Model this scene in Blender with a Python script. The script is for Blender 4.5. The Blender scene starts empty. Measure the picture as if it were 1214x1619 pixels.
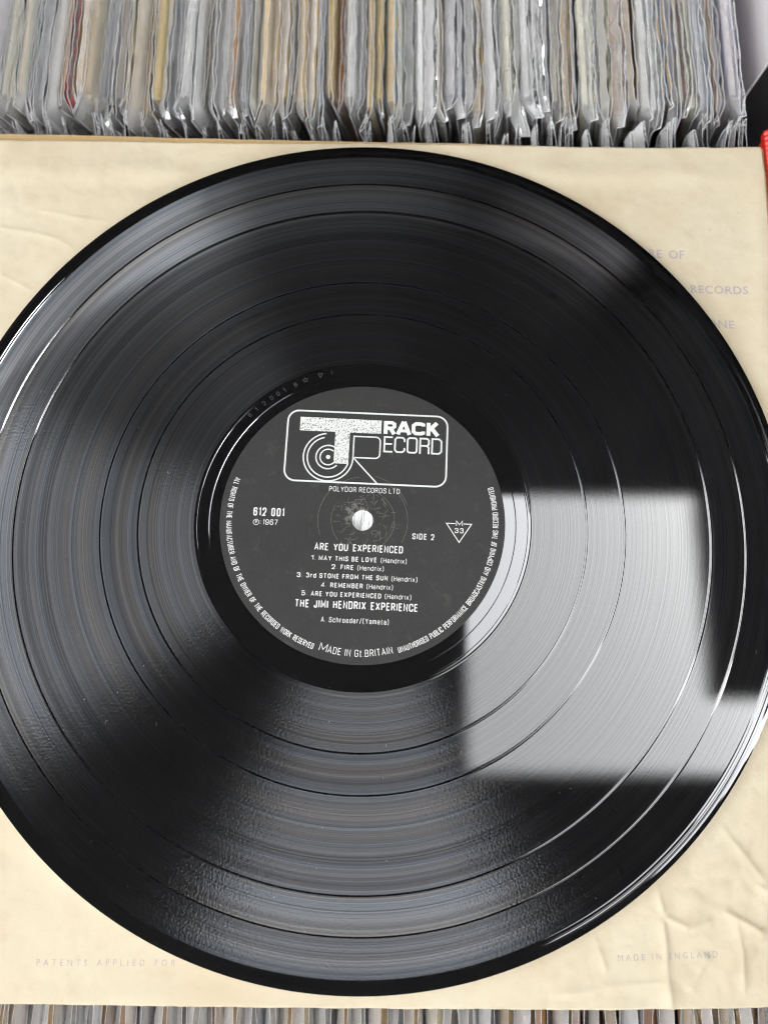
import bpy, bmesh, math, random
from mathutils import Matrix, Vector, noise as mnoise
random.seed(7)
C = bpy.context.scene.collection
scene = bpy.context.scene
M = 0.001                                    # all measures below are in millimetres
R = math.radians

# ------------------------------------------------------------------ camera
cam_d = bpy.data.cameras.new('camera')
cam = bpy.data.objects.new('camera', cam_d)
C.objects.link(cam)
cam_d.sensor_fit = 'AUTO'; cam_d.sensor_width = 36.0
cam_d.lens = 1269.2 / 1619 * 36
cam_d.clip_start = 0.01; cam_d.clip_end = 200
cam.matrix_world = Matrix.Translation((7.496*M, -61.436*M, 275.05*M)) @ Matrix.Rotation(0.230366, 4, 'X') @ Matrix.Rotation(0.0111, 4, 'Z')
cam_d.dof.use_dof = True
cam_d.dof.focus_distance = 0.276
cam_d.dof.aperture_fstop = 8.0
scene.camera = cam

# ------------------------------------------------------------------ sky, sun, exposure
SUN_EL, SUN_AZ = 37.0, 68.0                 # azimuth clockwise from +Y
w = bpy.data.worlds.new('World'); scene.world = w; w.use_nodes = True
nt = w.node_tree; nt.nodes.clear()
sky = nt.nodes.new('ShaderNodeTexSky'); sky.sky_type = 'NISHITA'; sky.sun_disc = False
sky.sun_elevation = R(SUN_EL); sky.sun_rotation = R(SUN_AZ)
sky.air_density = 1.0; sky.dust_density = 2.4; sky.ozone_density = 1.0
hs = nt.nodes.new('ShaderNodeHueSaturation'); hs.inputs['Saturation'].default_value = 0.10
bg = nt.nodes.new('ShaderNodeBackground'); bg.inputs['Strength'].default_value = 0.15
wo = nt.nodes.new('ShaderNodeOutputWorld')
nt.links.new(sky.outputs[0], hs.inputs['Color']); nt.links.new(hs.outputs[0], bg.inputs['Color'])
nt.links.new(bg.outputs[0], wo.inputs['Surface'])
sd = bpy.data.lights.new('sun', 'SUN'); sd.energy = 3.0; sd.angle = R(0.5); sd.color = (1, .95, .87)
sun = bpy.data.objects.new('sun', sd); C.objects.link(sun)
dx, dy, dz = math.sin(R(SUN_AZ))*math.cos(R(SUN_EL)), math.cos(R(SUN_AZ))*math.cos(R(SUN_EL)), math.sin(R(SUN_EL))
sun.rotation_euler = Vector((dx, dy, dz)).to_track_quat('Z', 'Y').to_euler()
sun.location = (dx*3, dy*3, dz*3)
scene.view_settings.view_transform = 'Standard'; scene.view_settings.look = 'None'
scene.view_settings.gamma = 1.0; scene.view_settings.exposure = 4.18
scene.render.engine = 'CYCLES'
scene.cycles.transparent_max_bounces = 32
scene.cycles.max_bounces = 12
scene.cycles.diffuse_bounces = 6
scene.cycles.filter_width = 1.1
scene.cycles.use_denoising = True
scene.cycles.denoising_input_passes = 'RGB_ALBEDO_NORMAL'
scene.cycles.denoising_prefilter = 'ACCURATE'

# ------------------------------------------------------------------ helpers
def tag(o, label=None, cat=None, group=None, kind=None):
    if label: o['label'] = label
    if cat: o['category'] = cat
    if group: o['group'] = group
    if kind: o['kind'] = kind
    return o

def link(name, me, mat=None, parent=None):
    o = bpy.data.objects.new(name, me); C.objects.link(o)
    if mat:
        for m_ in (mat if isinstance(mat, (list, tuple)) else [mat]): me.materials.append(m_)
    if parent: o.parent = parent
    return o

def mesh(name, vs, fs, smooth=False, mi=None):
    me = bpy.data.meshes.new(name)
    me.from_pydata([(x*M, y*M, z*M) for x, y, z in vs], [], fs)
    if smooth: me.polygons.foreach_set('use_smooth', [True]*len(me.polygons))
    if mi: me.polygons.foreach_set('material_index', mi)
    me.update(); return me

def empty(name, loc=(0, 0, 0)):
    o = bpy.data.objects.new(name, None); o.empty_display_size = .01
    o.location = [c*M for c in loc]; C.objects.link(o); return o

def box(x0, x1, y0, y1, z0, z1):
    v = [(x, y, z) for z in (z0, z1) for y in (y0, y1) for x in (x0, x1)]
    f = [(0, 2, 3, 1), (4, 5, 7, 6), (0, 1, 5, 4), (2, 6, 7, 3), (0, 4, 6, 2), (1, 3, 7, 5)]
    return v, f

def bevel(me, wdt, seg=2):
    bm = bmesh.new(); bm.from_mesh(me)
    bmesh.ops.bevel(bm, geom=bm.edges[:], offset=wdt*M, segments=seg, affect='EDGES', profile=.5)
    bm.to_mesh(me); bm.free(); me.update(); return me

class NT:                                     # small node-tree writer
    def __init__(s, name):
        s.m = bpy.data.materials.new(name); s.m.use_nodes = True
        s.t = s.m.node_tree; s.t.nodes.clear()
        s.out = s.t.nodes.new('ShaderNodeOutputMaterial')
    def n(s, typ, props=None, **inp):
        nd = s.t.nodes.new(typ)
        for k, v in (props or {}).items(): setattr(nd, k, v)
        for k, v in inp.items():
            key = int(k[1:]) if k[0] == 'i' and k[1:].isdigit() else k.replace('_', ' ')
            s.set(nd.inputs[key], v)
        return nd
    def set(s, sock, v):
        if isinstance(v, bpy.types.NodeSocket): s.t.links.new(v, sock)
        elif isinstance(v, bpy.types.Node): s.t.links.new(v.outputs[0], sock)
        else: sock.default_value = v
    def math(s, op, a, b=0.0, c=0.0, clamp=False):
        nd = s.t.nodes.new('ShaderNodeMath'); nd.operation = op; nd.use_clamp = clamp
        s.set(nd.inputs[0], a); s.set(nd.inputs[1], b); s.set(nd.inputs[2], c); return nd.outputs[0]
    def obj(s): return s.n('ShaderNodeTexCoord').outputs['Object']
    def noise(s, vec, scale, detail=2, rough=.5, dims='3D', w=None):
        nd = s.n('ShaderNodeTexNoise', {'noise_dimensions': dims})
        if vec is not None and dims != '1D': s.set(nd.inputs['Vector'], vec)
        if w is not None: s.set(nd.inputs['W'], w)
        nd.inputs['Scale'].default_value = scale; nd.inputs['Detail'].default_value = detail
        nd.inputs['Roughness'].default_value = rough
        return nd.outputs[0]
    def ramp(s, fac, stops, interp='LINEAR'):
        nd = s.n('ShaderNodeValToRGB'); s.set(nd.inputs[0], fac); cr = nd.color_ramp; cr.interpolation = interp
        while len(cr.elements) > len(stops): cr.elements.remove(cr.elements[-1])
        while len(cr.elements) < len(stops): cr.elements.new(1.0)
        for e, (p, c) in zip(cr.elements, stops):
            e.position = p; e.color = (c, c, c, 1) if isinstance(c, (int, float)) else (*c, 1)
        return nd.outputs[0]
    def mixc(s, fac, a, b):
        nd = s.n('ShaderNodeMix', {'data_type': 'RGBA'}); s.set(nd.inputs[0], fac)
        s.set(nd.inputs[6], a if not isinstance(a, tuple) else (*a[:3], 1)); s.set(nd.inputs[7], b if not isinstance(b, tuple) else (*b[:3], 1))
        return nd.outputs[2]
    def bump(s, h, strength, dist, normal=None):
        nd = s.n('ShaderNodeBump'); nd.inputs['Strength'].default_value = strength; nd.inputs['Distance'].default_value = dist
        s.set(nd.inputs['Height'], h)
        if normal is not None: s.set(nd.inputs['Normal'], normal)
        return nd.outputs[0]
    def surf(s, sh): s.set(s.out.inputs['Surface'], sh); return s.m

def principled(name, col, rough=.5, spec=.5, metal=0, noise_scale=None, var=.12, bump=None):
    t = NT(name); b = t.n('ShaderNodeBsdfPrincipled')
    b.inputs['Roughness'].default_value = rough; b.inputs['Specular IOR Level'].default_value = spec; b.inputs['Metallic'].default_value = metal
    if noise_scale:
        f = t.noise(t.obj(), noise_scale, 4, .6)
        a = tuple(c*(1-var) for c in col); bb = tuple(min(1, c*(1+var)) for c in col)
        t.set(b.inputs['Base Color'], t.mixc(f, a, bb))
        if bump: t.set(b.inputs['Normal'], t.bump(f, bump, .0003))
    else: b.inputs['Base Color'].default_value = (*col, 1)
    return t.surf(b)

# ------------------------------------------------------------------ materials
SEPS = (78.6, 91.8, 121.9, 133.9)            # smooth bands between the five tracks
WAX, LEAD = 58.9, 146.0                      # run-out edge, lead-in edge

def vinyl_material():
    t = NT('black_vinyl')
    o = t.obj()
    xy = t.n('ShaderNodeVectorMath', {'operation': 'MULTIPLY'}, i0=o, i1=(1000, 1000, 0))
    r = t.n('ShaderNodeVectorMath', {'operation': 'LENGTH'}, i0=xy.outputs[0]).outputs['Value']
    # 1 on cut grooves, 0 on the smooth bands
    g = t.math('SMOOTH_MIN', 1.0, 1.0)
    a = t.n('ShaderNodeMapRange', {'interpolation_type': 'SMOOTHSTEP'}, Value=r, From_Min=WAX-.1, From_Max=WAX+.3).outputs[0]
    b = t.n('ShaderNodeMapRange', {'interpolation_type': 'SMOOTHSTEP'}, Value=r, From_Min=LEAD+.2, From_Max=LEAD-.3).outputs[0]
    g = t.math('MULTIPLY', a, b)
    for s in SEPS:
        d = t.math('ABSOLUTE', t.math('SUBTRACT', r, s))
        g = t.math('MULTIPLY', g, t.n('ShaderNodeMapRange', {'interpolation_type': 'SMOOTHSTEP'}, Value=d, From_Min=.20, From_Max=.38).outputs[0])
    band = t.noise(None, 1.0, 6, .72, '1D', t.math('MULTIPLY', r, .30))
    bandf = t.noise(None, 1.0, 3, .6, '1D', t.math('MULTIPLY', r, 2.3))
    lvl = t.n('ShaderNodeMapRange', Value=t.math('ADD', t.math('MULTIPLY', band, .55), t.math('MULTIPLY', bandf, .45)), From_Min=.34, From_Max=.66, To_Min=.30, To_Max=1.0).outputs[0]
    trk = .80
    for s0, dv in zip(SEPS, (-.06, .22, .55, -.25)):
        trk = t.math('ADD', trk, t.math('MULTIPLY', t.n('ShaderNodeMapRange', {'interpolation_type': 'SMOOTHSTEP'}, Value=r, From_Min=s0-.3, From_Max=s0+.3).outputs[0], dv))
    lvl = t.math('MULTIPLY', lvl, trk)
    # uneven groove walls: fine grain tilting the normal, and soft waviness of the whole pressing
    grain = t.noise(o, 1200, 2, .6)
    n1 = t.bump(grain, 1.0, .000115)
    warp = t.noise(o, 22, 2, .5)
    n0 = t.bump(warp, .10, .0003)
    nwax = n0
    tan = t.n('ShaderNodeTangent', {'direction_type': 'RADIAL', 'axis': 'Z'}).outputs[0]
    fres = t.n('ShaderNodeFresnel', IOR=1.83).outputs[0]
    fresg = t.math('MULTIPLY', fres, 1.0)
    tint = t.ramp(t.noise(None, 1.0, 3, .6, '1D', t.math('MULTIPLY', r, .17)), [(.35, (1.0, .95, .9)), (.5, (.95, .97, 1.0)), (.66, (.86, .93, 1.0))])
    fanc = t.n('ShaderNodeVectorMath', {'operation': 'SCALE'}, i0=tint, Scale=t.math('MULTIPLY', lvl, .49))
    # the two walls of the grooves lean in and out along the radius
    rad = t.n('ShaderNodeVectorMath', {'operation': 'NORMALIZE'}, i0=xy.outputs[0])
    walls = []
    for k, wk in ((-.56, .07), (.44, 1.0)):
        nn = t.n('ShaderNodeVectorMath', {'operation': 'NORMALIZE'}, i0=t.n('ShaderNodeVectorMath', {'operation': 'MULTIPLY_ADD'}, i0=rad.outputs[0], i1=(k, k, 0), i2=n1).outputs[0])
        walls.append(t.n('ShaderNodeBsdfAnisotropic', {'distribution': 'BECKMANN'}, Color=t.n('ShaderNodeVectorMath', {'operation': 'SCALE'}, i0=fanc.outputs[0], Scale=wk).outputs[0], Roughness=.29, Anisotropy=.48, Normal=nn.outputs[0], Tangent=tan))
    fan = t.n('ShaderNodeAddShader', i0=walls[0].outputs[0], i1=walls[1].outputs[0])
    landk = t.n('ShaderNodeMapRange', Value=t.math('ADD', t.math('MULTIPLY', bandf, .6), t.math('MULTIPLY', t.noise(None, 1.0, 4, .7, '1D', t.math('MULTIPLY', r, 5.1)), .4)), From_Min=.33, From_Max=.67, To_Min=.46, To_Max=.76).outputs[0]
    landc = t.n('ShaderNodeVectorMath', {'operation': 'SCALE'}, i0=(1, 1, .985), Scale=landk)
    land = t.n('ShaderNodeBsdfAnisotropic', {'distribution': 'BECKMANN'}, Color=landc.outputs[0], Roughness=.075, Anisotropy=.1, Normal=t.bump(grain, .06, .000025, n0), Tangent=tan)
    mirror = t.n('ShaderNodeBsdfAnisotropic', Color=(1, 1, 1, 1), Roughness=.03, Normal=nwax)
    grooved = t.n('ShaderNodeAddShader', i0=land.outputs[0], i1=fan.outputs[0])
    spec = t.n('ShaderNodeMixShader', i0=g, i1=mirror.outputs[0], i2=grooved.outputs[0])
    dust = t.math('MULTIPLY', t.noise(o, 60, 5, .7), .012)
    base = t.n('ShaderNodeBsdfDiffuse', Color=t.mixc(t.noise(o, 90, 4, .7), (.004, .004, .0045), (.011, .0105, .0105)))
    f2 = t.n('ShaderNodeMixShader', i0=fresg, i1=base.outputs[0], i2=spec.outputs[0])
    return t.surf(f2.outputs[0])

def label_material():
    t = NT('black_label_paper'); o = t.obj()
    big = t.noise(o, 45, 4, .6); fine = t.noise(o, 2600, 3, .7)
    col = t.mixc(big, (.017, .0165, .0155), (.035, .034, .0315))
    col = t.mixc(t.math('MULTIPLY', t.ramp(fine, [(.55, 0.0), (.8, 1.0)]), .5), col, (.12, .11, .09))
    xy = t.n('ShaderNodeVectorMath', {'operation': 'MULTIPLY'}, i0=o, i1=(1000, 1000, 0))
    r = t.n('ShaderNodeVectorMath', {'operation': 'LENGTH'}, i0=xy.outputs[0]).outputs['Value']
    xo = t.n('ShaderNodeVectorMath', {'operation': 'ADD'}, i0=xy.outputs[0], i1=(1.2, -1.6, 0))
    r = t.n('ShaderNodeVectorMath', {'operation': 'LENGTH'}, i0=xo.outputs[0]).outputs['Value']
    near = t.n('ShaderNodeMapRange', {'interpolation_type': 'SMOOTHSTEP'}, Value=r, From_Min=8.0, From_Max=2.5).outputs[0]
    wear = t.ramp(t.math('ADD', t.noise(o, 420, 5, .75), t.math('MULTIPLY', near, .16)), [(.60, 0.0), (.70, 1.0)])
    col = t.mixc(t.math('MULTIPLY', wear, t.math('MULTIPLY', near, .65)), col, (.27, .25, .21))
    scuff = t.ramp(t.noise(o, 130, 6, .75), [(.56, 0.0), (.72, 1.0)])
    col = t.mixc(t.math('MULTIPLY', scuff, .22), col, (.14, .135, .12))
    b = t.n('ShaderNodeBsdfPrincipled', Base_Color=col, Roughness=.58, Normal=t.bump(fine, .35, .00005))
    b.inputs['Specular IOR Level'].default_value = .36
    return t.surf(b)

def ink_material(name, col, thr=None, scale=3000, back=(.06, .06, .055)):
    t = NT(name); o = t.obj()
    n = t.noise(o, scale, 2, .6)
    if thr: c = t.mixc(t.ramp(n, [(thr-.04, 0.0), (thr+.04, 1.0)]), back, col)
    else: c = t.mixc(n, tuple(x*.86 for x in col), col)
    b = t.n('ShaderNodeBsdfPrincipled', Base_Color=c, Roughness=.5)
    return t.surf(b)

def paper_material():
    t = NT('aged_cream_paper'); o = t.obj()
    big = t.noise(o, 14, 5, .62); mid = t.noise(o, 75, 5, .65); fine = t.noise(o, 1500, 3, .65)
    c = t.mixc(t.ramp(big, [(.3, 0.0), (.7, 1.0)]), (.575, .475, .315), (.645, .575, .425))
    c = t.mixc(t.math('MULTIPLY', t.ramp(mid, [(.48, 0.0), (.75, 1.0)]), .55), c, (.52, .415, .265))
    spots = t.ramp(t.noise(o, 260, 2, .5), [(.73, 0.0), (.80, 1.0)])
    c = t.mixc(t.math('MULTIPLY', spots, .30), c, (.42, .31, .18))
    b = t.n('ShaderNodeBsdfPrincipled', Base_Color=c, Roughness=.62)
    b.inputs['Specular IOR Level'].default_value = .35
    h = t.math('ADD', t.math('MULTIPLY', fine, .12), t.math('MULTIPLY', mid, 1.0))
    t.set(b.inputs['Normal'], t.bump(h, .35, .0009))
    return t.surf(b)

def print_material():
    t = NT('faded_violet_print'); o = t.obj()
    c = t.mixc(t.ramp(t.noise(o, 1400, 3, .6), [(.35, 0.0), (.65, 1.0)]), (.34, .305, .33), (.44, .385, .36))
    b = t.n('ShaderNodeBsdfPrincipled', Base_Color=c, Roughness=.65)
    return t.surf(b)

def plastic_material(name, milk, tint=(1.0, .985, .96)):
    t = NT(name); o = t.obj()
    mp = t.n('ShaderNodeMapping', Vector=o); mp.inputs['Scale'].default_value = (1, .35, 1)
    n = t.noise(mp.outputs[0], 90, 4, .6); cr = t.noise(mp.outputs[0], 330, 3, .6)
    nrm = t.bump(t.math('ADD', n, t.math('MULTIPLY', cr, .35)), .7, .0016)
    diff = t.n('ShaderNodeBsdfDiffuse', Color=(*tint, 1), Normal=nrm)
    tl = t.n('ShaderNodeBsdfTranslucent', Color=(*tint, 1), Normal=nrm)
    body = t.n('ShaderNodeMixShader', i0=.35, i1=diff.outputs[0], i2=tl.outputs[0])
    tr = t.n('ShaderNodeBsdfTransparent', Color=(.995, .995, .99, 1))
    fac = t.n('ShaderNodeMapRange', Value=n, From_Min=.3, From_Max=.7, To_Min=milk*.6, To_Max=milk*1.4).outputs[0]
    z = t.n('ShaderNodeSeparateXYZ', Vector=o).outputs['Z']
    top = t.n('ShaderNodeMapRange', {'interpolation_type': 'SMOOTHSTEP'}, Value=z, From_Min=-.0105, From_Max=.0005).outputs[0]
    fac = t.math('ADD', fac, t.math('MULTIPLY', top, milk*.55), 0, True)
    m1 = t.n('ShaderNodeMixShader', i0=fac, i1=tr.outputs[0], i2=body.outputs[0])
    gl = t.n('ShaderNodeBsdfAnisotropic', Color=(1, 1, 1, 1), Roughness=.10, Normal=nrm)
    fr = t.n('ShaderNodeFresnel', IOR=1.65, Normal=nrm)
    m2 = t.n('ShaderNodeMixShader', i0=fr.outputs[0], i1=m1.outputs[0], i2=gl.outputs[0])
    return t.surf(m2.outputs[0])

def liner_material():
    t = NT('white_polythene_liner'); o = t.obj()
    mp = t.n('ShaderNodeMapping', Vector=o); mp.inputs['Scale'].default_value = (1, .12, 1)
    c = t.ramp(t.noise(mp.outputs[0], 1100, 3, .6), [(.38, (.30, .30, .28)), (.52, (.80, .80, .77)), (.7, (.9, .9, .88))])
    return t.surf(t.n('ShaderNodeBsdfPrincipled', Base_Color=c, Roughness=.3))

MAT = dict(
    vinyl=vinyl_material(), label=label_material(),
    white_ink=ink_material('white_label_ink', (.72, .72, .69)),
    worn_ink=ink_material('speckled_white_ink', (.70, .70, .66), .41, 2300),
    rubbed_ink=ink_material('rubbed_white_ink', (.71, .71, .67), .30, 2600),
    scratch=ink_material('label_scratch_fibre', (.30, .28, .24)),
    stamp=ink_material('stamped_matrix_number', (.045, .045, .045)),
    dustm=ink_material('pale_dust', (.28, .28, .28)),
    paper=paper_material(), print=print_material(),
    liner=liner_material(),
    card=principled('tan_cardboard', (.50, .34, .155), .8, .3, 0, 500, .14, .2),
    sleeve=plastic_material('clear_polythene', .17), film=plastic_material('clear_film', .07), milky=plastic_material('milky_polythene', .30),
    seam=plastic_material('heat_sealed_seam', .9, (1, .99, .98)),
    bin=principled('dark_grey_bin_board', (.17, .17, .175), .5, .5, 0, 120, .2),
    red=principled('bright_red_plastic', (.62, .024, .012), .35, .5, 0, 700, .2, .35),
    divider=principled('pale_grey_card', (.66, .62, .61), .6, .4, 0, 60, .05),
    light_blocker=principled('dark_blocker_cloth', (.012, .011, .012), .95, .1, 0, 30, .2),  # for the unseen sheets and panels added to block light
    table=principled('dark_table_board', (.05, .042, .036), .7, .3, 0, 30, .3),
    ground=principled('market_paving', (.20, .19, .18), .9, .2, 0, 4, .2),
)

# ------------------------------------------------------------------ setting
def slab(name, b, mat, label=None, cat=None, kind='structure'):
    o = link(name, mesh(name, *box(*b)), mat)
    o['kind'] = kind
    return o
slab('ground', (-30000, 30000, -30000, 30000, -1160, -1100), MAT['ground'])
slab('table', (-700, 700, -420, 700, -345, -318), MAT['table'])

def light_blocker():
    # unseen dark sheet added to block the sky; its opening mirrors in the record
    H = 1400.; k = H + 275.05
    X = lambda t: 7.5 + k*t
    Y = lambda t: -61.4 + k*t
    ol, orr, ob, ot, ny, nx = X(.104), X(.395), Y(-.081), Y(.258), Y(.004), X(.62)
    x0, x1, y0, y1 = -1350, 2600, -940, 2600
    rects = [(x0, -1080, y0, 640), (-1080, ol, y0, y1), (ol, x1, ot, y1), (ol, x1, y0, ob), (orr, x1, ny, ot), (nx, x1, ob, ny)]
    vs, fs = [], []
    for (a, b, c, d) in rects:
        v, f = box(a, b, c, d, H, H+6); n = len(vs); vs += v; fs += [tuple(i+n for i in q) for q in f]
    o = link('light_blocker', mesh('light_blocker', vs, fs), MAT['light_blocker']); o['kind'] = 'structure'
light_blocker()
slab('low_blocker', (-430, 430, -955, -935, -1100, 300), MAT['light_blocker'])  # unseen, added to hide the low sky from the record's rim
slab('low_blocker', (-1360, -1340, -540, 648, -1100, 500), MAT['light_blocker'])  # unseen, added to limit the sky light from the left
slab('low_blocker', (-1360, -1340, 650, 1098, -1100, 1200), MAT['light_blocker'])  # this and the next two: unseen, added to dim the upper-left groove sheen
slab('low_blocker', (-1360, -1340, 1100, 2600, -1100, 1300), MAT['light_blocker'])
slab('low_blocker', (-1335, -905, 2500, 2520, -1100, 1300), MAT['light_blocker'])
slab('right_blocker', (1500, 1530, -1000, 2600, -1100, 1395), MAT['light_blocker'])  # unseen, added so the right of the vinyl stays dark
slab('back_blocker', (-900, 1495, 2500, 2530, -1100, 1395), MAT['light_blocker'])  # unseen, added to block the sky beyond the back row
def add_blocker(p, q):  # unseen panel added to narrow the sky light from left and behind
    L = math.dist(p, q)
    o = slab('blocker_panel', (0, L, -8, 8, -1100, 1395), MAT['light_blocker'])
    o.location = (p[0]*M, p[1]*M, 0); o.rotation_euler.z = math.atan2(q[1]-p[1], q[0]-p[0])
add_blocker((-1345, -560), (-1345, -945)); add_blocker((-1340, -945), (-430, -945)); add_blocker((430, -945), (1490, -945))

# ------------------------------------------------------------------ the record
def lathe(name, prof, seg=360, closed=False, mat=None, parent=None):
    out = []                                  # hold each flat stretch flat right up to its corners
    for i, p in enumerate(prof):
        out.append(p)
        q = prof[i+1] if i+1 < len(prof) else None
        if q and math.dist(p, q) > .3:
            L = math.dist(p, q)
            for k in (.06/L, 1-.06/L): out.append((p[0]+(q[0]-p[0])*k, p[1]+(q[1]-p[1])*k))
    prof = out
    vs, fs = [], []
    n = len(prof)
    for s in range(seg):
        a = 2*math.pi*s/seg; c, sn = math.cos(a), math.sin(a)
        vs += [(r*c, r*sn, z) for r, z in prof]
    for s in range(seg):
        b = ((s+1) % seg)*n; a = s*n
        for i in range(n if closed else n-1):
            j = (i+1) % n
            if prof[i] == prof[j]: continue       # a doubled point is a hard corner
            fs.append((a+i, b+i, b+j, a+j))
    return link(name, mesh(name, vs, fs, True), mat, parent)

record = empty('vinyl_record', (0, 0, 0))
tag(record, 'black vinyl record with a black and white paper label, lying on the cream sleeve', 'record')
prof = [(3.65, -1.3), (3.65, -.1), (3.9, 0), (53.2, 0)]
def scribe(rr, wd, dp): return [(rr-wd, 0), (rr-wd*.4, -dp), (rr+wd*.4, -dp), (rr+wd, 0)]
prof += scribe(53.7, .14, .05) + [(55, 0)] + scribe(57.9, .10, .03) + [(58.5, 0), (58.8, -.03), (59.0, -.01), (59.3, .02), (59.6, .0)]
rr = 62.0
for s in SEPS:
    while rr < s-1.5: prof.append((rr, 0)); rr += 3.0
    prof += [(s-.8, 0), (s-.52, -.006), (s-.36, .008), (s-.2, .026), (s-.08, .031), (s-.03, .02), (s+.03, .02), (s+.08, .031), (s+.2, .026), (s+.36, .008), (s+.52, -.006), (s+.8, 0)]
    rr = s+2.5
while rr < 145: prof.append((rr, 0)); rr += 3.0
prof += [(145.6, 0), (145.95, -.03), (146.2, -.02), (146.45, .03), (146.6, .03), (146.75, .0), (147.2, .02), (147.35, .06), (147.5, .03), (147.9, .08), (148.1, .17), (148.25, .19), (148.4, .17), (149.0, .22), (149.6, .235), (150.0, .228), (150.38, .215), (150.38, .215), (150.46, -.10), (150.5, -.3), (150.5, -.6), (150.3, -.95), (149.8, -1.25), (149.0, -1.35), (100, -1.3), (50, -1.3)]
lathe('disc', prof, 400, True, MAT['vinyl'], record)

LZ = .08                                      # label top
lp = [(3.75, .01), (3.75, LZ+.05), (4.1, LZ+.16), (5.0, LZ+.05), (6.5, LZ+.0), (9.5, LZ+.0), (10.6, LZ-.01), (11.0, LZ-.04), (11.4, LZ-.05), (12.0, LZ-.02), (13.0, LZ), (15.1, LZ), (15.5, LZ+.025), (15.75, LZ+.03), (16.0, LZ+.005), (16.6, LZ), (24, LZ), (32, LZ), (40, LZ), (49.6, LZ), (49.95, LZ-.02), (50.0, .01)]
label = lathe('label', lp, 240, False, MAT['label'], record)

# ---- lettering tools: outlines of the built-in font, measured and squeezed to size
_cv = {}
def glyphs(body, bold=0.0, sp=1.0, sw=1.0, shear=0.0):
    cu = bpy.data.curves.new('txt', 'FONT'); cu.body = body; cu.size = 1.0; cu.offset = bold
    cu.space_character = sp; cu.space_word = sw; cu.resolution_u = 3; cu.fill_mode = 'FRONT'; cu.dimensions = '2D'; cu.shear = shear
    ob = bpy.data.objects.new('txt', cu); C.objects.link(ob)
    dg = bpy.context.evaluated_depsgraph_get(); dg.update()
    me = ob.evaluated_get(dg).to_mesh()
    vs = [(v.co.x, v.co.y) for v in me.vertices]; fs = [tuple(p.vertices) for p in me.polygons]
    ob.evaluated_get(dg).to_mesh_clear()
    bpy.data.objects.remove(ob); bpy.data.curves.remove(cu)
    return vs, fs
CAP = None
def text2d(body, width, height, bold=0.0, sp=1.0, sw=1.0):
    """vertices squeezed to the given width and cap height, starting at x=0 on the baseline"""
    global CAP
    if CAP is None:
        v, _ = glyphs('H'); CAP = max(p[1] for p in v)
    vs, fs = glyphs(body, bold, sp, sw)
    x0 = min(p[0] for p in vs); x1 = max(p[0] for p in vs)
    kx = width/(x1-x0); ky = height/(CAP+2*bold)
    return [((x-x0)*kx, (y+bold)*ky) for x, y in vs], fs

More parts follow.
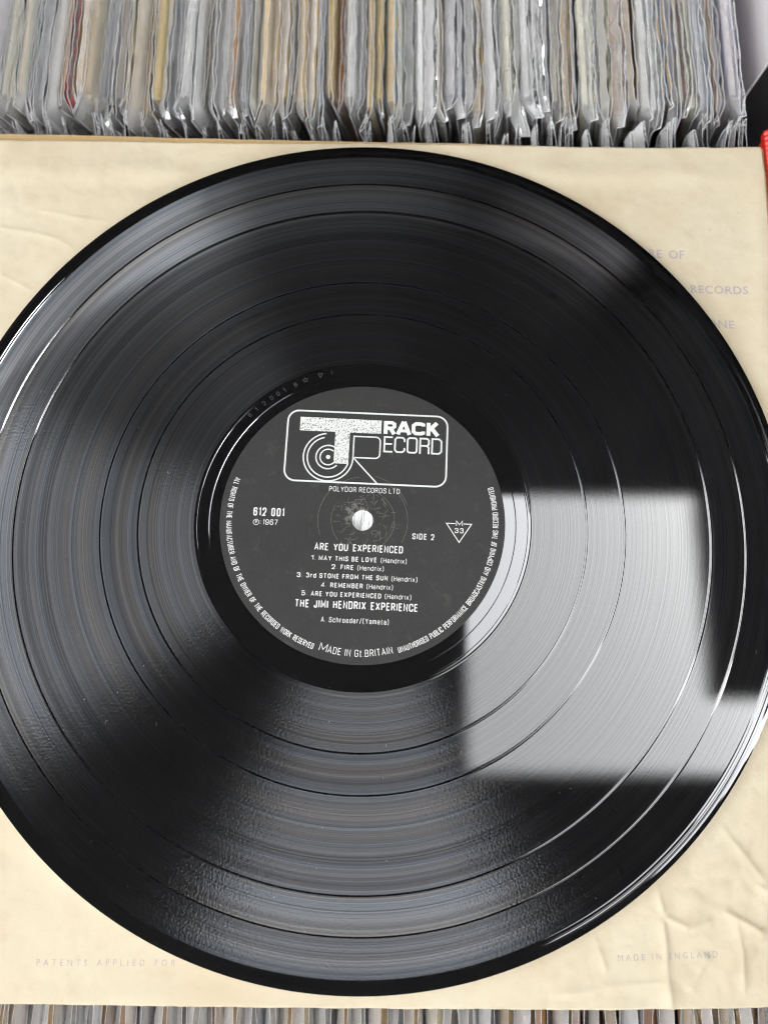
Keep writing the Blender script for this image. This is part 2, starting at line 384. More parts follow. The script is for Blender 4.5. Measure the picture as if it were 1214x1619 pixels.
# ---- a condensed grotesque drawn in strokes (cap height 10; '*' rounds a corner, 'c' closes a path)
GLYPH = {
 'A': (5.2, '0,0 2.6,10 5.2,0|.95,3 4.25,3'), 'B': (4.6, 'c0,0 4.6,0* 4.6,5.3* 0,5.3|0,5.3 4.3,5.3* 4.3,10* 0,10 0,5.3'),
 'C': (4.6, '4.6,6.8 4.6,10* 0,10* 0,0* 4.6,0* 4.6,3.2'), 'D': (4.6, 'c0,0 4.6,0* 4.6,10* 0,10'), 'E': (3.8, '3.8,10 0,10 0,0 3.8,0|0,5.2 3.4,5.2'),
 'F': (3.7, '3.7,10 0,10 0,0|0,5.2 3.3,5.2'), 'G': (4.7, '4.6,6.9 4.6,10* 0,10* 0,0* 4.6,0* 4.6,4.7 2.6,4.7'), 'H': (4.6, '0,0 0,10|4.6,0 4.6,10|0,5.2 4.6,5.2'),
 'I': (0, '0,0 0,10'), 'J': (3.4, '3.4,10 3.4,0* 0,0* 0,3'), 'K': (4.8, '0,0 0,10|4.6,10 .2,4.4|1.6,6 4.8,0'), 'L': (3.6, '0,10 0,0 3.6,0'),
 'M': (6, '0,0 0,10 3,2.2 6,10 6,0'), 'N': (4.7, '0,0 0,10 4.7,0 4.7,10'), 'O': (4.7, 'c0,0* 4.7,0* 4.7,10* 0,10*'), 'P': (4.4, '0,0 0,10 4.4,10* 4.4,4.6* 0,4.6'),
 'R': (4.7, '0,0 0,10 4.5,10* 4.5,5* 0,5|2.6,5 4.7,0'), 'S': (4.5, '4.4,7.2 4.4,10* 0,10* 0,5.3* 4.5,5.0* 4.5,0* 0,0* 0,2.9'), 'T': (4.6, '0,10 4.6,10|2.3,10 2.3,0'),
 'U': (4.6, '0,10 0,0* 4.6,0* 4.6,10'), 'V': (5, '0,10 2.5,0 5,10'), 'W': (7.2, '0,10 1.8,0 3.6,9.4 5.4,0 7.2,10'), 'X': (5, '0,0 5,10|0,10 5,0'), 'Y': (5, '0,10 2.5,4.6 5,10|2.5,4.6 2.5,0'),
 '0': (4.3, 'c0,0* 4.3,0* 4.3,10* 0,10*'), '1': (1.5, '0,7.9 1.5,10 1.5,0'), '2': (4.3, '0,7 0,10* 4.2,10* 4.2,5.6 0,0 4.3,0'), '3': (4.3, '0,7.3 0,10* 4.1,10* 4.1,5.4* 1.6,5.4|1.6,5.4 4.3,5.4* 4.3,0* 0,0* 0,2.8'),
 '4': (4.6, '3.4,0 3.4,10 0,2.4 4.6,2.4'), '5': (4.3, '4,10 .3,10 .1,5 .4,6.3* 4.3,6.3* 4.3,0* 0,0* 0,2.8'), '6': (4.3, '4.2,7.6 4.2,10* 0,10* 0,0* 4.3,0* 4.3,5.9* .2,5.9'), '7': (4.2, '0,10 4.2,10 1.4,0'),
 '9': (4.3, '.1,2.4 .1,0* 4.3,0* 4.3,10* 0,10* 0,4.1* 4.1,4.1'), '.': (0, '0,-.1 0,.25'), ':': (0, '0,1.4 0,1.9|0,5.4 0,5.9'), '(': (1.6, '1.6,11 0,8.6 0,1 1.6,-1.6'), ')': (1.6, '0,11 1.6,8.6 1.6,1 0,-1.6'), '/': (3.4, '0,-1 3.4,10.6'),
 'a': (3.8, '.1,5.6 .1,7.2* 3.8,7.2* 3.8,0|3.8,4.1 0,4.1* 0,0* 3.8,0 3.8,1'), 'c': (3.6, '3.6,5 3.6,7.2* 0,7.2* 0,0* 3.6,0* 3.6,2.2'), 'd': (3.9, '3.9,10 3.9,0|3.9,0 0,0* 0,7.2* 3.9,7.2'), 'e': (3.8, '0,3.5 3.8,3.5 3.8,7.2* 0,7.2* 0,0* 3.8,0* 3.8,1.7'),
 'h': (3.8, '0,0 0,10|0,7.2 3.8,7.2* 3.8,0'), 'i': (0, '0,0 0,7.2|0,9.4 0,10'), 'm': (6.4, '0,0 0,7.2 3.2,7.2* 3.2,0|3.2,7.2 6.4,7.2* 6.4,0'), 'n': (3.8, '0,0 0,7.2 3.8,7.2* 3.8,0'), 'o': (3.9, 'c0,0* 3.9,0* 3.9,7.2* 0,7.2*'),
 'r': (2.4, '0,0 0,7.2 2.4,7.2* 2.4,5.9'), 't': (2.4, '.8,9.6 .8,0* 2.4,0|0,7.2 2.4,7.2'), 'x': (3.9, '0,0 3.9,7.2|0,7.2 3.9,0'),
}
def glyph_paths(ch, kx, ky, s):
    w_, spec = GLYPH[ch]
    out = []
    for path in spec.split('|'):
        cl = path[0] == 'c'; toks = path[1 if cl else 0:].split()
        P = [(Vector((float(t.strip('*').split(',')[0])*kx+s/2, float(t.strip('*').split(',')[1])*ky+s/2)), t.endswith('*')) for t in toks]
        pts = []
        n = len(P)
        for i, (p, rd) in enumerate(P):
            if rd and (cl or 0 < i < n-1):
                a = P[(i-1) % n][0]-p; b = P[(i+1) % n][0]-p
                f = min(3.0*ky, a.length*.48, b.length*.48)
                a = p+a.normalized()*f; b = p+b.normalized()*f
                for k in range(5):
                    u = k/4; pts.append(tuple(a*(1-u)**2+p*2*u*(1-u)+b*u*u))
            else: pts.append(tuple(p))
        out.append((pts, cl))
    return w_*kx+s, out
def stroke_text(body, width, height, s, gap=.55, word=3.0):
    """centre lines of a line of lettering squeezed to the given width; s is the stroke weight"""
    ky = (height-s)/10
    nch = sum(1 for c in body if c != ' ')
    A = sum(GLYPH[c][0] for c in body if c != ' ')
    fixed = nch*s; gaps = 0
    for a, b in zip(body, body[1:]): gaps += (word*height/10*1.0 if ' ' in (b,) else (0 if a == ' ' else gap*s*1.15))
    kx = (width-fixed-gaps)/A
    if kx < ky*.42:                           # squeeze the gaps rather than the letters
        f = max(.2, (width-fixed-A*ky*.42)/max(gaps, 1e-6)); kx = (width-fixed-gaps*f)/A
    else: f = 1
    x = 0; out = []
    for i, c in enumerate(body):
        if c == ' ': continue
        adv, paths = glyph_paths(c, kx, ky, s)
        out += [([(px+x, py) for px, py in pts], cl) for pts, cl in paths]
        nx = body[i+1] if i+1 < len(body) else ''
        x += adv + f*(word*height/10 if nx == ' ' else gap*s*1.15)
    return out

class Flat:                                   # collects flat print in the XY plane
    def __init__(s, z): s.v = []; s.f = []; s.z = z
    def add(s, vs, fs, fn=lambda x, y: (x, y)):
        n = len(s.v)
        s.k = (getattr(s, 'k', 0)+1) % 7      # crossing strokes each lie a hair above the one before
        s.v += [(*fn(x, y), s.z+.004*s.k) for x, y in vs]; s.f += [tuple(i+n for i in q) for q in fs]
    def text(s, body, p, q, h, bold=0.0, sp=1.0, sw=1.0):
        L = math.dist(p, q); a = math.atan2(q[1]-p[1], q[0]-p[0]); c, sn = math.cos(a), math.sin(a)
        vs, fs = text2d(body, L, h, bold, sp, sw)
        s.add(vs, fs, lambda x, y: (p[0]+x*c-y*sn, p[1]+x*sn+y*c))
    def arc(s, body, a0, a1, rad, h, bold=0.0, sp=1.0, sw=1.0, flip=False):
        L = R(a1-a0)*rad if not flip else R(a0-a1)*rad
        vs, fs = text2d(body, L, h, bold, sp, sw)
        if not flip: s.add(vs, fs, lambda x, y: ((rad-y)*math.cos(R(a0)+x/rad), (rad-y)*math.sin(R(a0)+x/rad)))
        else: s.add(vs, fs, lambda x, y: ((rad+y)*math.cos(R(a0)-x/rad), (rad+y)*math.sin(R(a0)-x/rad)))
    def stroke(s, pts, wd, closed=False):
        n = len(pts); L = []; Rr = []
        for i in range(n):
            p = Vector(pts[i])
            a = Vector(pts[(i-1) % n]) if closed or i > 0 else None
            b = Vector(pts[(i+1) % n]) if closed or i < n-1 else None
            d1 = (p-a).normalized() if a is not None else None
            d2 = (b-p).normalized() if b is not None else None
            if d1 is None: d1 = d2
            if d2 is None: d2 = d1
            n1 = Vector((-d1.y, d1.x)); n2 = Vector((-d2.y, d2.x)); m = (n1+n2)
            m = m.normalized() if m.length > 1e-6 else n1
            k = wd/2/max(.45, m.dot(n1))
            L.append(tuple(p+m*k)); Rr.append(tuple(p-m*k))
        fs = [(n+i, n+(i+1) % n, (i+1) % n, i) for i in range(n if closed else n-1)]
        s.add(L+Rr, fs)
    def letters(s, body, p, q, h, wt, gap=.55, word=3.0):
        L = math.dist(p, q); a = math.atan2(q[1]-p[1], q[0]-p[0]); c, sn = math.cos(a), math.sin(a)
        for pts, cl in stroke_text(body, L, h, wt, gap, word):
            s.stroke([(p[0]+x*c-y*sn, p[1]+x*sn+y*c) for x, y in pts], wt, cl)
    def arc_letters(s, body, a0, a1, rad, h, wt, gap=.55, word=3.0):
        for pts, cl in stroke_text(body, R(a1-a0)*(rad-h*.5), h, wt, gap, word):
            s.stroke([((rad-y)*math.cos(R(a0)+x/(rad-h*.5)), (rad-y)*math.sin(R(a0)+x/(rad-h*.5))) for x, y in pts], wt, cl)
    def disc(s, c, r, n=20): s.add([(c[0]+r*math.cos(2*math.pi*i/n), c[1]+r*math.sin(2*math.pi*i/n)) for i in range(n)], [tuple(range(n))])
    def ring(s, c, r, wd, a0=0, a1=360, n=56):
        full = abs(a1-a0) >= 360
        m = n if full else n+1
        s.stroke([(c[0]+r*math.cos(R(a0+(a1-a0)*i/n)), c[1]+r*math.sin(R(a0+(a1-a0)*i/n))) for i in range(m)], wd, full)
    def poly(s, pts): s.add(pts, [tuple(range(len(pts)))])
    def build(s, name, mat, parent, zf=None):
        vs = s.v if zf is None else [(x, y, z+zf(x, y)) for x, y, z in s.v]
        return link(name, mesh(name, vs, s.f), mat, parent)

def rnd_rect(x0, y0, x1, y1, r, n=5, skew=0):
    pts = []
    for cx, cy, a in ((x1-r, y1-r, 0), (x0+r, y1-r, 90), (x0+r, y0+r, 180), (x1-r, y0+r, 270)):
        pts += [(cx+r*math.cos(R(a+90*i/n)), cy+r*math.sin(R(a+90*i/n))) for i in range(n+1)]
    return pts

IZ = LZ + .05
th = R(-2.0); lc, ls = math.cos(th), math.sin(th)
rot = lambda x, y: (x*lc-y*ls, x*ls+y*lc)     # the logo is printed two degrees off square
class Tilt(Flat):
    def add(s, vs, fs, fn=lambda x, y: (x, y)): Flat.add(s, vs, fs, lambda x, y: rot(*fn(x, y)))
# logo box in its own level frame (centre near 0.1, 26.6)
lg = Tilt(IZ)
lg.stroke(rnd_rect(-28.7, 13.35, 28.8, 39.65, 3.9, 7), .62, True)
cc = (-13.45, 22.55)
lg.ring(cc, 8.85, .50, 97, 360, 60)
lg.ring(cc, 7.45, .50, 103, 345, 50)
lg.ring(cc, 4.35, .48, 58, 318, 40); lg.ring(cc, 2.9, .48, 50, 322, 34); lg.disc(cc, .78)
# the stroke of the P running up from the outer circle, its bowl and leg
lg.stroke([(cc[0]+8.85, cc[1]), (cc[0]+8.85, 30.75), (3.0, 30.75)], .5)
lg.stroke([(2.6, 30.75)]+[(3.3+1.6*math.sin(R(a)), 29.15+1.6*math.cos(R(a))) for a in (0, 22, 45, 68, 90)]+[(4.9, 24.4)]+[(3.3+1.6*math.cos(R(a)), 24.4-1.6*math.sin(R(a))) for a in (22, 45, 68, 90)]+[(-4.2, 22.8)], .5)
lg.stroke([(-4.35, 22.6), (4.35, 13.6)], .5)
lg.build('logo_outline', MAT['white_ink'], label)
tl = Tilt(IZ+.02)
tl.poly([(-24.3, 37.3), (-24.2, 32.1), (5.05, 32.1), (5.05, 37.15)])
tl.poly([(-11.4, 32.1), (-11.4, 20.3), (-6.15, 20.3), (-6.15, 32.1)])
# RACK in heavy strokes
rk = Tilt(IZ+.02)
def S(pts, wd): rk.stroke(pts, wd)
bw = 1.45; b0, t0 = 32.2, 37.1
S([(6.6, b0), (6.6, t0)], bw); S([(6.6, t0-.6), (8.9, t0-.6), (9.7, t0-1.1), (9.7, 35.0), (8.9, 34.4), (6.6, 34.4)], 1.25); S([(8.3, 34.4), (9.7, b0)], bw)
S([(11.0, b0), (13.0, t0)], bw); S([(13.2, t0), (15.2, b0)], bw); S([(12.0, 33.6), (14.3, 33.6)], 1.1); S([(12.6, t0-.35), (13.6, t0-.35)], .7)
S([(20.1, 35.6), (20.1, t0-.9), (19.4, t0-.62), (17.4, t0-.62), (16.6, t0-1.3), (16.6, b0+1.3), (17.4, b0+.62), (19.4, b0+.62), (20.1, b0+.9), (20.1, 33.7)], 1.3)
S([(22.0, b0), (22.0, t0)], bw); S([(22.4, 34.4), (25.0, t0)], bw); S([(23.1, 35.0), (25.4, b0)], bw)
tl.build('logo_letter', MAT['worn_ink'], label)
rk.build('logo_word', MAT['rubbed_ink'], label)
er = Tilt(IZ); w6 = .62; eb, et = 25.55, 31.0
er.stroke([(9.3, et), (6.4, et), (6.4, eb), (9.4, eb)], w6); er.stroke([(6.4, 28.45), (9.1, 28.45)], w6)
er.stroke([(13.6, et-1.6), (13.6, et-.7), (12.9, et), (10.9, et), (10.2, et-.8), (10.2, eb+.8), (10.9, eb), (12.9, eb), (13.6, eb+.7), (13.6, eb+1.6)], w6)
er.stroke(rnd_rect(14.7, eb, 18.0, et, .8, 3), w6, True)
er.stroke([(19.2, eb-.3), (19.2, et), (21.6, et), (22.3, et-.6), (22.3, 28.9), (21.7, 28.3), (19.2, 28.3)], w6); er.stroke([(21.5, 28.3), (22.3, 27.7), (22.3, eb-.3)], w6)
er.stroke([(23.5, eb), (23.5, et), (26.0, et), (26.8, et-.8), (26.8, eb+.8), (26.0, eb)], w6, True)
er.build('logo_word', MAT['white_ink'], label)

pr = Flat(IZ)
pr.letters('POLYDOR RECORDS LTD.', (-12.0, 10.4), (13.5, 9.6), 1.9, .22, 1.3, 5.0)
pr.letters('612 001', (-38.4, 1.25), (-27.5, .95), 3.05, .50, .8, 5.5)
pr.letters('1967', (-34.9, -1.95), (-29.7, -2.1), 1.95, .24, 1.3)
pr.ring((-37.25, -1.05), .98, .2, n=24); pr.letters('P', (-37.55, -1.6), (-36.85, -1.61), 1.15, .22)
pr.disc((-35.75, -.7), .16, 8); pr.disc((-35.75, -1.5), .16, 8)
pr.letters('SIDE 2', (17.4, -6.6), (25.1, -6.9), 2.15, .34, 1.1, 6.5)
pr.stroke([(32.5, -.85), (29.4, -.75), (33.75, -7.55), (38.2, -1.05), (35.35, -.95)], .34)
pr.letters('M', (32.75, -1.75), (35.1, -1.82), 2.0, .28); pr.letters('33', (32.25, -4.25), (35.35, -4.36), 1.85, .30, 1.6)
pr.build('catalogue_lettering', MAT['white_ink'], label)

tk = Flat(IZ)
tk.letters('ARE YOU EXPERIENCED', (-16.6, -10.75), (14.2, -11.75), 2.6, .41, .7, 6.6)
def line(num, title, p, q0, q1, r, x1):
    h = 1.72
    tk.letters(num, p, q0, h, .30, 1.0)
    tk.letters(title, q1[0], q1[1], h, .29, 1.05, 6.6)
    tk.letters('(Hendrix)', r, x1, h, .20, 1.3)
line('1.', 'MAY THIS BE LOVE', (-17.7, -14.25), (-16.1, -14.3), ((-14.9, -14.4), (5.2, -14.95)), (6.6, -15.05), (15.5, -15.35))
line('2.', 'FIRE', (-10.4, -17.45), (-8.5, -17.5), ((-7.3, -17.55), (-2.8, -17.7)), (-1.5, -17.75), (7.6, -18.05))
line('3.', '3rd STONE FROM THE SUN', (-22.3, -20.35), (-20.4, -20.4), ((-19.1, -20.45), (9.0, -21.3)), (10.3, -21.4), (19.2, -21.7))
line('4.', 'REMEMBER', (-13.9, -23.75), (-12.0, -23.8), ((-10.7, -23.85), (.5, -24.15)), (1.8, -24.2), (10.8, -24.5))
line('5.', 'ARE YOU EXPERIENCED', (-20.5, -26.65), (-18.6, -26.7), ((-17.3, -26.8), (6.8, -27.5)), (8.1, -27.55), (17.1, -27.85))
tk.letters('THE JIMI HENDRIX EXPERIENCE', (-22.7, -30.65), (19.4, -31.95), 2.75, .44, .7, 6.0)
tk.letters('A. Schroeder/(Yameta)', (-13.6, -35.65), (9.5, -36.45), 1.85, .23, 1.3, 6.0)
tk.build('track_list_lettering', MAT['white_ink'], label)

rm = Flat(IZ)
rm.arc_letters('ALL RIGHTS OF THE MANUFACTURER AND OF THE OWNER OF THE RECORDED WORK RESERVED', 161.3, 250.2, 47.75, 2.0, .25, .5, 4.5)
rm.arc_letters('M', 252.6, 256.0, 47.35, 2.8, .28); rm.arc_letters('ADE IN Gt.BRITAIN', 256.3, 283.6, 47.3, 2.4, .26, 1.3, 5.5)
rm.arc_letters('UNAUTHORISED PUBLIC PERFORMANCE BROADCASTING AND COPYING OF THIS RECORD PROHIBITED', 285.9, 375.3, 47.65, 2.0, .24, .5, 4.2)
rm.build('rim_lettering', MAT['white_ink'], label)

# fine scratches round the spindle hole
sc = Flat(IZ-.015)
rs = random.Random(3)
for i in range(120):
    a = rs.uniform(0, 6.28); r0 = rs.uniform(4.2, 11); p = Vector((r0*math.cos(a), r0*math.sin(a))); d = a+rs.choice((0, 1.57, 3.14, 4.71))+rs.uniform(-.6, .6); pts = []
    cv = rs.uniform(-.35, .35); n = rs.randint(3, 7)
    for k in range(n):
        pts.append(tuple(p)); d += cv*rs.uniform(.2, 1); p = p + Vector((math.cos(d), math.sin(d)))*rs.uniform(.25, .65)
        if p.length < 4.2 or p.length > 15: break
    if len(pts) > 2: sc.stroke(pts, rs.uniform(.03, .065))
for r_, a0, a1 in ((15.7, 95, 200), (15.8, -30, 60), (11.2, 300, 420), (11.0, 150, 220), (16.6, 20, 75)):
    sc.ring((0, 0), r_, .06, a0, a1, 30)
sc.build('spindle_scratches', MAT['scratch'], label)['kind'] = 'stuff'

# stamped matrix number in the run-out
st = Flat(.012)
for ch, a in (('6', 137), ('1', 133.6), ('2', 130.2), ('0', 126.8), ('0', 123.9), ('1', 121.0), ('B', 116.6), ('1', 102.3)):
    for pts, cl in stroke_text(ch, 1.05 if ch != '1' else .6, 1.6, .18):
        st.stroke([((55.7+y)*math.cos(R(a)-(x-.5)/56), (55.7+y)*math.sin(R(a)-(x-.5)/56)) for x, y in pts], .18, cl)
star = [(56.6*math.cos(R(112.6))+(1.0 if k % 2 == 0 else .45)*math.cos(k*math.pi/5+.6), 56.6*math.sin(R(112.6))+(1.0 if k % 2 == 0 else .45)*math.sin(k*math.pi/5+.6)) for k in range(10)]
st.stroke(star, .2, True)
tcx, tcy = 56.6*math.cos(R(106.8)), 56.6*math.sin(R(106.8))
st.stroke([(tcx-.8, tcy+.6), (tcx+.8, tcy+.75), (tcx+.1, tcy-.8)], .2, True)
st.build('matrix_stamp', MAT['stamp'], record)
du = Flat(.02)
for i in range(150):
    a = rs.uniform(0, 6.28); r_ = math.sqrt(rs.uniform(51**2, 146**2)); c0 = (r_*math.cos(a), r_*math.sin(a))
    if rs.random() < .8:
        s0 = rs.uniform(.05, .16); du.poly([(c0[0]+s0*math.cos(k*1.257+a)*rs.uniform(.6, 1.2), c0[1]+s0*math.sin(k*1.257+a)) for k in range(5)])
    else:
        d = rs.uniform(0, 6.28); ln = rs.uniform(.5, 1.6)
        du.stroke([c0, (c0[0]+ln*.5*math.cos(d), c0[1]+ln*.5*math.sin(d)), (c0[0]+ln*math.cos(d+.5), c0[1]+ln*math.sin(d+.5))], .07)
du.build('dust', MAT['dustm'], record)['kind'] = 'stuff'

# ------------------------------------------------------------------ paper sleeve
SB = -1.62                                    # paper level under the record
def fold(x, y, p, q, amp, wd, sharp=1.0):
    """a raised crease from p to q, fading at its ends"""
    px, py = p; dx_, dy_ = q[0]-px, q[1]-py; L = math.hypot(dx_, dy_); dx_ /= L; dy_ /= L
    t = ((x-px)*dx_+(y-py)*dy_)/L; s = (x-px)*-dy_+(y-py)*dx_
    s += 1.2*mnoise.noise((x*.06, y*.06, amp*7))
    if t < -.05 or t > 1.05: return 0
    e = max(0, min(1, min(t+.05, 1.05-t)*6)); e = e*e*(3-2*e)
    u = abs(s)/wd
    if u > 3: return 0
    return amp*e*(math.exp(-u*1.6) if sharp > .5 else math.exp(-u*u))
CREASES = [((-160, 139.5), (150, 141.5), .55, 4.5, 0), ((-160, 133.5), (120, 135.5), -.3, 5, 0), ((-154, 118), (-118, 110), 0.5, 1.4, 1), ((-118, 110), (-100, 96), 0.5, 1.5, 1),
    ((-140, 96), (-112, 80), 0.45, 1.5, 1), ((-150, 70), (-120, 74), 0.4, 1.6, 1), ((-128, 122), (-96, 116), 0.35, 1.4, 1), ((-90, 122), (-62, 128), 0.3, 1.4, 1),
    ((88, -116), (160, -40), 1.1, 4.0, 0), ((102, -130), (160, -66), .9, 3.2, 0), ((96, -104), (156, -28), -1.0, 5.0, 0), ((112, -150), (152, -98), 1.1, 4.0, 0),
    ((95, -116), (98, -127), 1.0, 1.2, 1), ((98, -127), (106, -131), .9, 1.3, 1), ((97, -127), (99, -155), 1.1, 2.2, 1), ((106, -131), (113, -128), .5, 1.4, 1), ((117, -126), (130, -133), 1.0, 1.5, 1), ((120, -127), (123, -150), .8, 2.0, 1),
    ((104, -149), (112, -139), .7, 2.0, 1), ((74, -130), (78, -144), .6, 1.6, 1), ((128, -118), (150, -132), .8, 2.0, 1), ((118, -100), (132, -118), .6, 1.6, 1),
    ((-150, -96), (-112, -118), .6, 3.0, 0), ((-152, -112), (-120, -122), .45, 3.5, 0), ((-100, -152), (-30, -150), .25, 3.0, 0), ((60, -150), (100, -146), .5, 2.2, 1),
    ((148, 60), (154, 150), .6, 4.0, 0), ((140, 20), (154, 50), .5, 3.0, 0)]
def paper_h(x, y):
    r = math.hypot(x, y)
    k = max(0.0, min(1.0, (r-150)/10)); k = k*k*(3-2*k)
    z = SB - .25
    if k > 0:
        d = 1.1*mnoise.noise((x*.018+3, y*.018, 1.7)) + .35*mnoise.noise((x*.06, y*.06, 5.2)) + .10*mnoise.noise((x*.22, y*.22, 9))
        for c in CREASES:
            a, b = c[0], c[1]
            if min(a[0], b[0])-18 < x < max(a[0], b[0])+18 and min(a[1], b[1])-18 < y < max(a[1], b[1])+18:
                d += fold(x, y, a, b, c[2], c[3], c[4])
        m_ = max(0.0, min(1.0, (x-y-150)/80)); m2 = max(0.0, min(1.0, (-x+y*.6-120)/70)) * .45 + max(0.0, min(1.0, (-x-y-190)/60))*.5
        m_ = max(m_*m_*(3-2*m_), m2)
        if m_ > 0:
            q = (x*.052+.35*mnoise.noise((x*.03, y*.03, 4)), y*.052+.3*mnoise.noise((x*.03, y*.03, 8)), .5)
            v = mnoise.voronoi(q)[0]; d += m_*.95*(v[1]-v[0]-.35)
            q = (x*.13+3, y*.13, .2); v = mnoise.voronoi(q)[0]; d += m_*.42*(v[1]-v[0]-.35)
        z += k*d*.95
    # the unsupported lower right corner sags
    s = max(0.0, (x-y-215)/75); z -= 4.2*min(1.6, s)**1.6
    return z
def paper():
    t = empty('paper_sleeve', (0, 0, SB))
    tag(t, 'creased cream paper inner sleeve with faded print, lying under the black record', 'record sleeve')
    N = 460; W0, W1, H0, H1 = -154.5, 155.3, -154.3, 153.6
    vs, fs = [], []
    for j in range(N+1):
        for i in range(N+1):
            u, v = i/N, j/N
            x = W0+(W1-W0)*u; y = H0+(H1-H0)*v
            if j in (0, N): y += .22*mnoise.noise((x*.09, j, 0))+.12*mnoise.noise((x*.4, j, 2))
            if i in (0, N): x += .3*mnoise.noise((i, y*.09, 0)) - .9*max(0, (v-.5))*0
            vs.append((x, y, paper_h(x, y)-SB))
    for j in range(N):
        for i in range(N):
            a = j*(N+1)+i; fs.append((a, a+1, a+N+2, a+N+1))
    n0 = len(vs)
    ring = [i for i in range(N+1)] + [j*(N+1)+N for j in range(1, N+1)] + [N*(N+1)+i for i in range(N-1, -1, -1)] + [j*(N+1) for j in range(N-1, 0, -1)]
    vs += [(vs[i][0], vs[i][1], vs[i][2]-.35) for i in ring]
    m = len(ring)
    for k in range(m): fs.append((ring[k], n0+k, n0+(k+1) % m, ring[(k+1) % m]))
    link('front_sheet', mesh('front_sheet', vs, fs, True), MAT['paper'], t)
    bk = []
    bf = []
    NB = 40
    for j in range(NB+1):
        for i in range(NB+1):
            x = -154.2+309.2*i/NB; y = -154.0+307.2*j/NB; bk.append((x, y, paper_h(x, y)-SB-.75))
    for j in range(NB):
        for i in range(NB):
            a = j*(NB+1)+i; bf.append((a, a+NB+1, a+NB+2, a+1))
    link('back_sheet', mesh('back_sheet', bk, bf, True), MAT['paper'], t)
    zf = lambda x, y: paper_h(x, y)-SB
    p = Flat(.05)
    p.text('CARE OF', (101.0, 104.8), (121.6, 104.6), 3.55, .012, 1.06, 1.7)
    p.text('THESE RECORDS', (106.0, 90.4), (144.8, 90.2), 3.25, .014, 1.1, 1.6)
    p.text('GRAMOPHONE', (101.5, 76.2), (138.3, 75.9), 3.25, .004, 1.15)
    p.build('care_notice_print', MAT['print'], t, zf)
    p = Flat(.05); p.text('PATENTS APPLIED FOR', (-99.5, -143.4), (-56.1, -143.0), 1.8, -.004, 1.9, 1.2); p.build('patents_print', MAT['print'], t, zf)
    p = Flat(.05); p.text('MADE IN ENGLAND', (82.5, -140.4), (114.5, -139.5), 1.8, -.004, 1.6, .9); p.build('origin_print', MAT['print'], t, zf)
    # white polythene lining that shows in the spindle hole
    vs, fs = [(0, 0, .36)], []
    for k in range(1, 7):
        for i in range(40):
            a = 2*math.pi*i/40; x, y = k*1.2*math.cos(a), k*1.2*math.sin(a)
            vs.append((x, y, .30+.16*math.sin(x*2.3+.8*math.sin(y*.7))+.05*mnoise.noise((x, y, 3))))
    for i in range(40): fs.append((0, 1+i, 1+(i+1) % 40))
    for k in range(5):
        for i in range(40):
            a, b = 1+k*40+i, 1+k*40+(i+1) % 40; fs.append((a, a+40, b+40, b))
    link('polythene_lining', mesh('polythene_lining', vs, fs, True), MAT['liner'], t)
paper()

# tan card cover the paper sleeve lies on
def card():
    N = 44; vs, fs = [], []
    for lay in (0, 1):
        for j in range(N+1):
            for i in range(N+1):
                x = -157+314*i/N; y = -151.5+307.0*j/N
                vs.append((x, y, paper_h(x, y)-1.5-2.2*lay))
    m = (N+1)**2
    for j in range(N):
        for i in range(N):
            a = j*(N+1)+i; fs.append((a, a+1, a+N+2, a+N+1)); fs.append((m+a, m+a+N+1, m+a+N+2, m+a+1))
    ring = [i for i in range(N+1)] + [j*(N+1)+N for j in range(1, N+1)] + [N*(N+1)+i for i in range(N-1, -1, -1)] + [j*(N+1) for j in range(N-1, 0, -1)]
    for k in range(len(ring)): a, b_ = ring[k], ring[(k+1) % len(ring)]; fs.append((a, m+a, m+b_, b_))
    o = link('card_cover', mesh('card_cover', vs, fs), MAT['card']); o.rotation_euler.z = R(-.72); o.location = (-.0012, .0002, 0)
    tag(o, 'tan cardboard record cover, a strip of its edge showing beyond the paper sleeve', 'record cover')
card()

# ------------------------------------------------------------------ shelved records in clear sleeves
_art = {}
def art(col):
    key = tuple(round(c, 3) for c in col)
    if key not in _art:
        t = NT('printed_cover'); o = t.obj()
        n = t.noise(o, 38, 3, .6); n2 = t.noise(o, 420, 3, .6)
        c = t.mixc(n, tuple(min(.9, x*1.15+.02) for x in col), tuple(min(.9, x*1.7+.08) for x in col))
        c = t.mixc(t.math('MULTIPLY', t.ramp(n2, [(.6, 0.0), (.75, 1.0)]), .35), c, (.6, .56, .5))
        b = t.n('ShaderNodeBsdfPrincipled', Base_Color=c, Roughness=.42); _art[key] = t.surf(b)
    return _art[key]
_edge = {}
def edge(col):
    key = tuple(round(c, 3) for c in col)
    if key not in _edge:
        t = NT('cover_edge'); o = t.obj()
        n = t.noise(o, 260, 4, .65)
        c = t.mixc(n, tuple(x*.85 for x in col), tuple(min(.9, x*1.45) for x in col))
        b = t.n('ShaderNodeBsdfPrincipled', Base_Color=c, Roughness=.8); _edge[key] = t.surf(b)
    return _edge[key]

def cover_mesh(thick, S_, rnd):
    v, f = box(-thick/2, thick/2, 0, S_, -S_, 0)
    me = bevel(mesh('cover', v, f), thick*.28, 2)
    for p in me.polygons: p.material_index = 0 if abs(p.normal.x) > .9 else 1
    # worn, softened corners
    for vv in me.vertices:
        y, z = vv.co.y/M, vv.co.z/M
        if y < 3 and z > -3: vv.co.y += .7*M; vv.co.z -= .9*M
    return me

def grid_steps(a, fine, step, ends):
    out = []; y = a
    while y < fine: out.append(y); y += step
    return out + ends

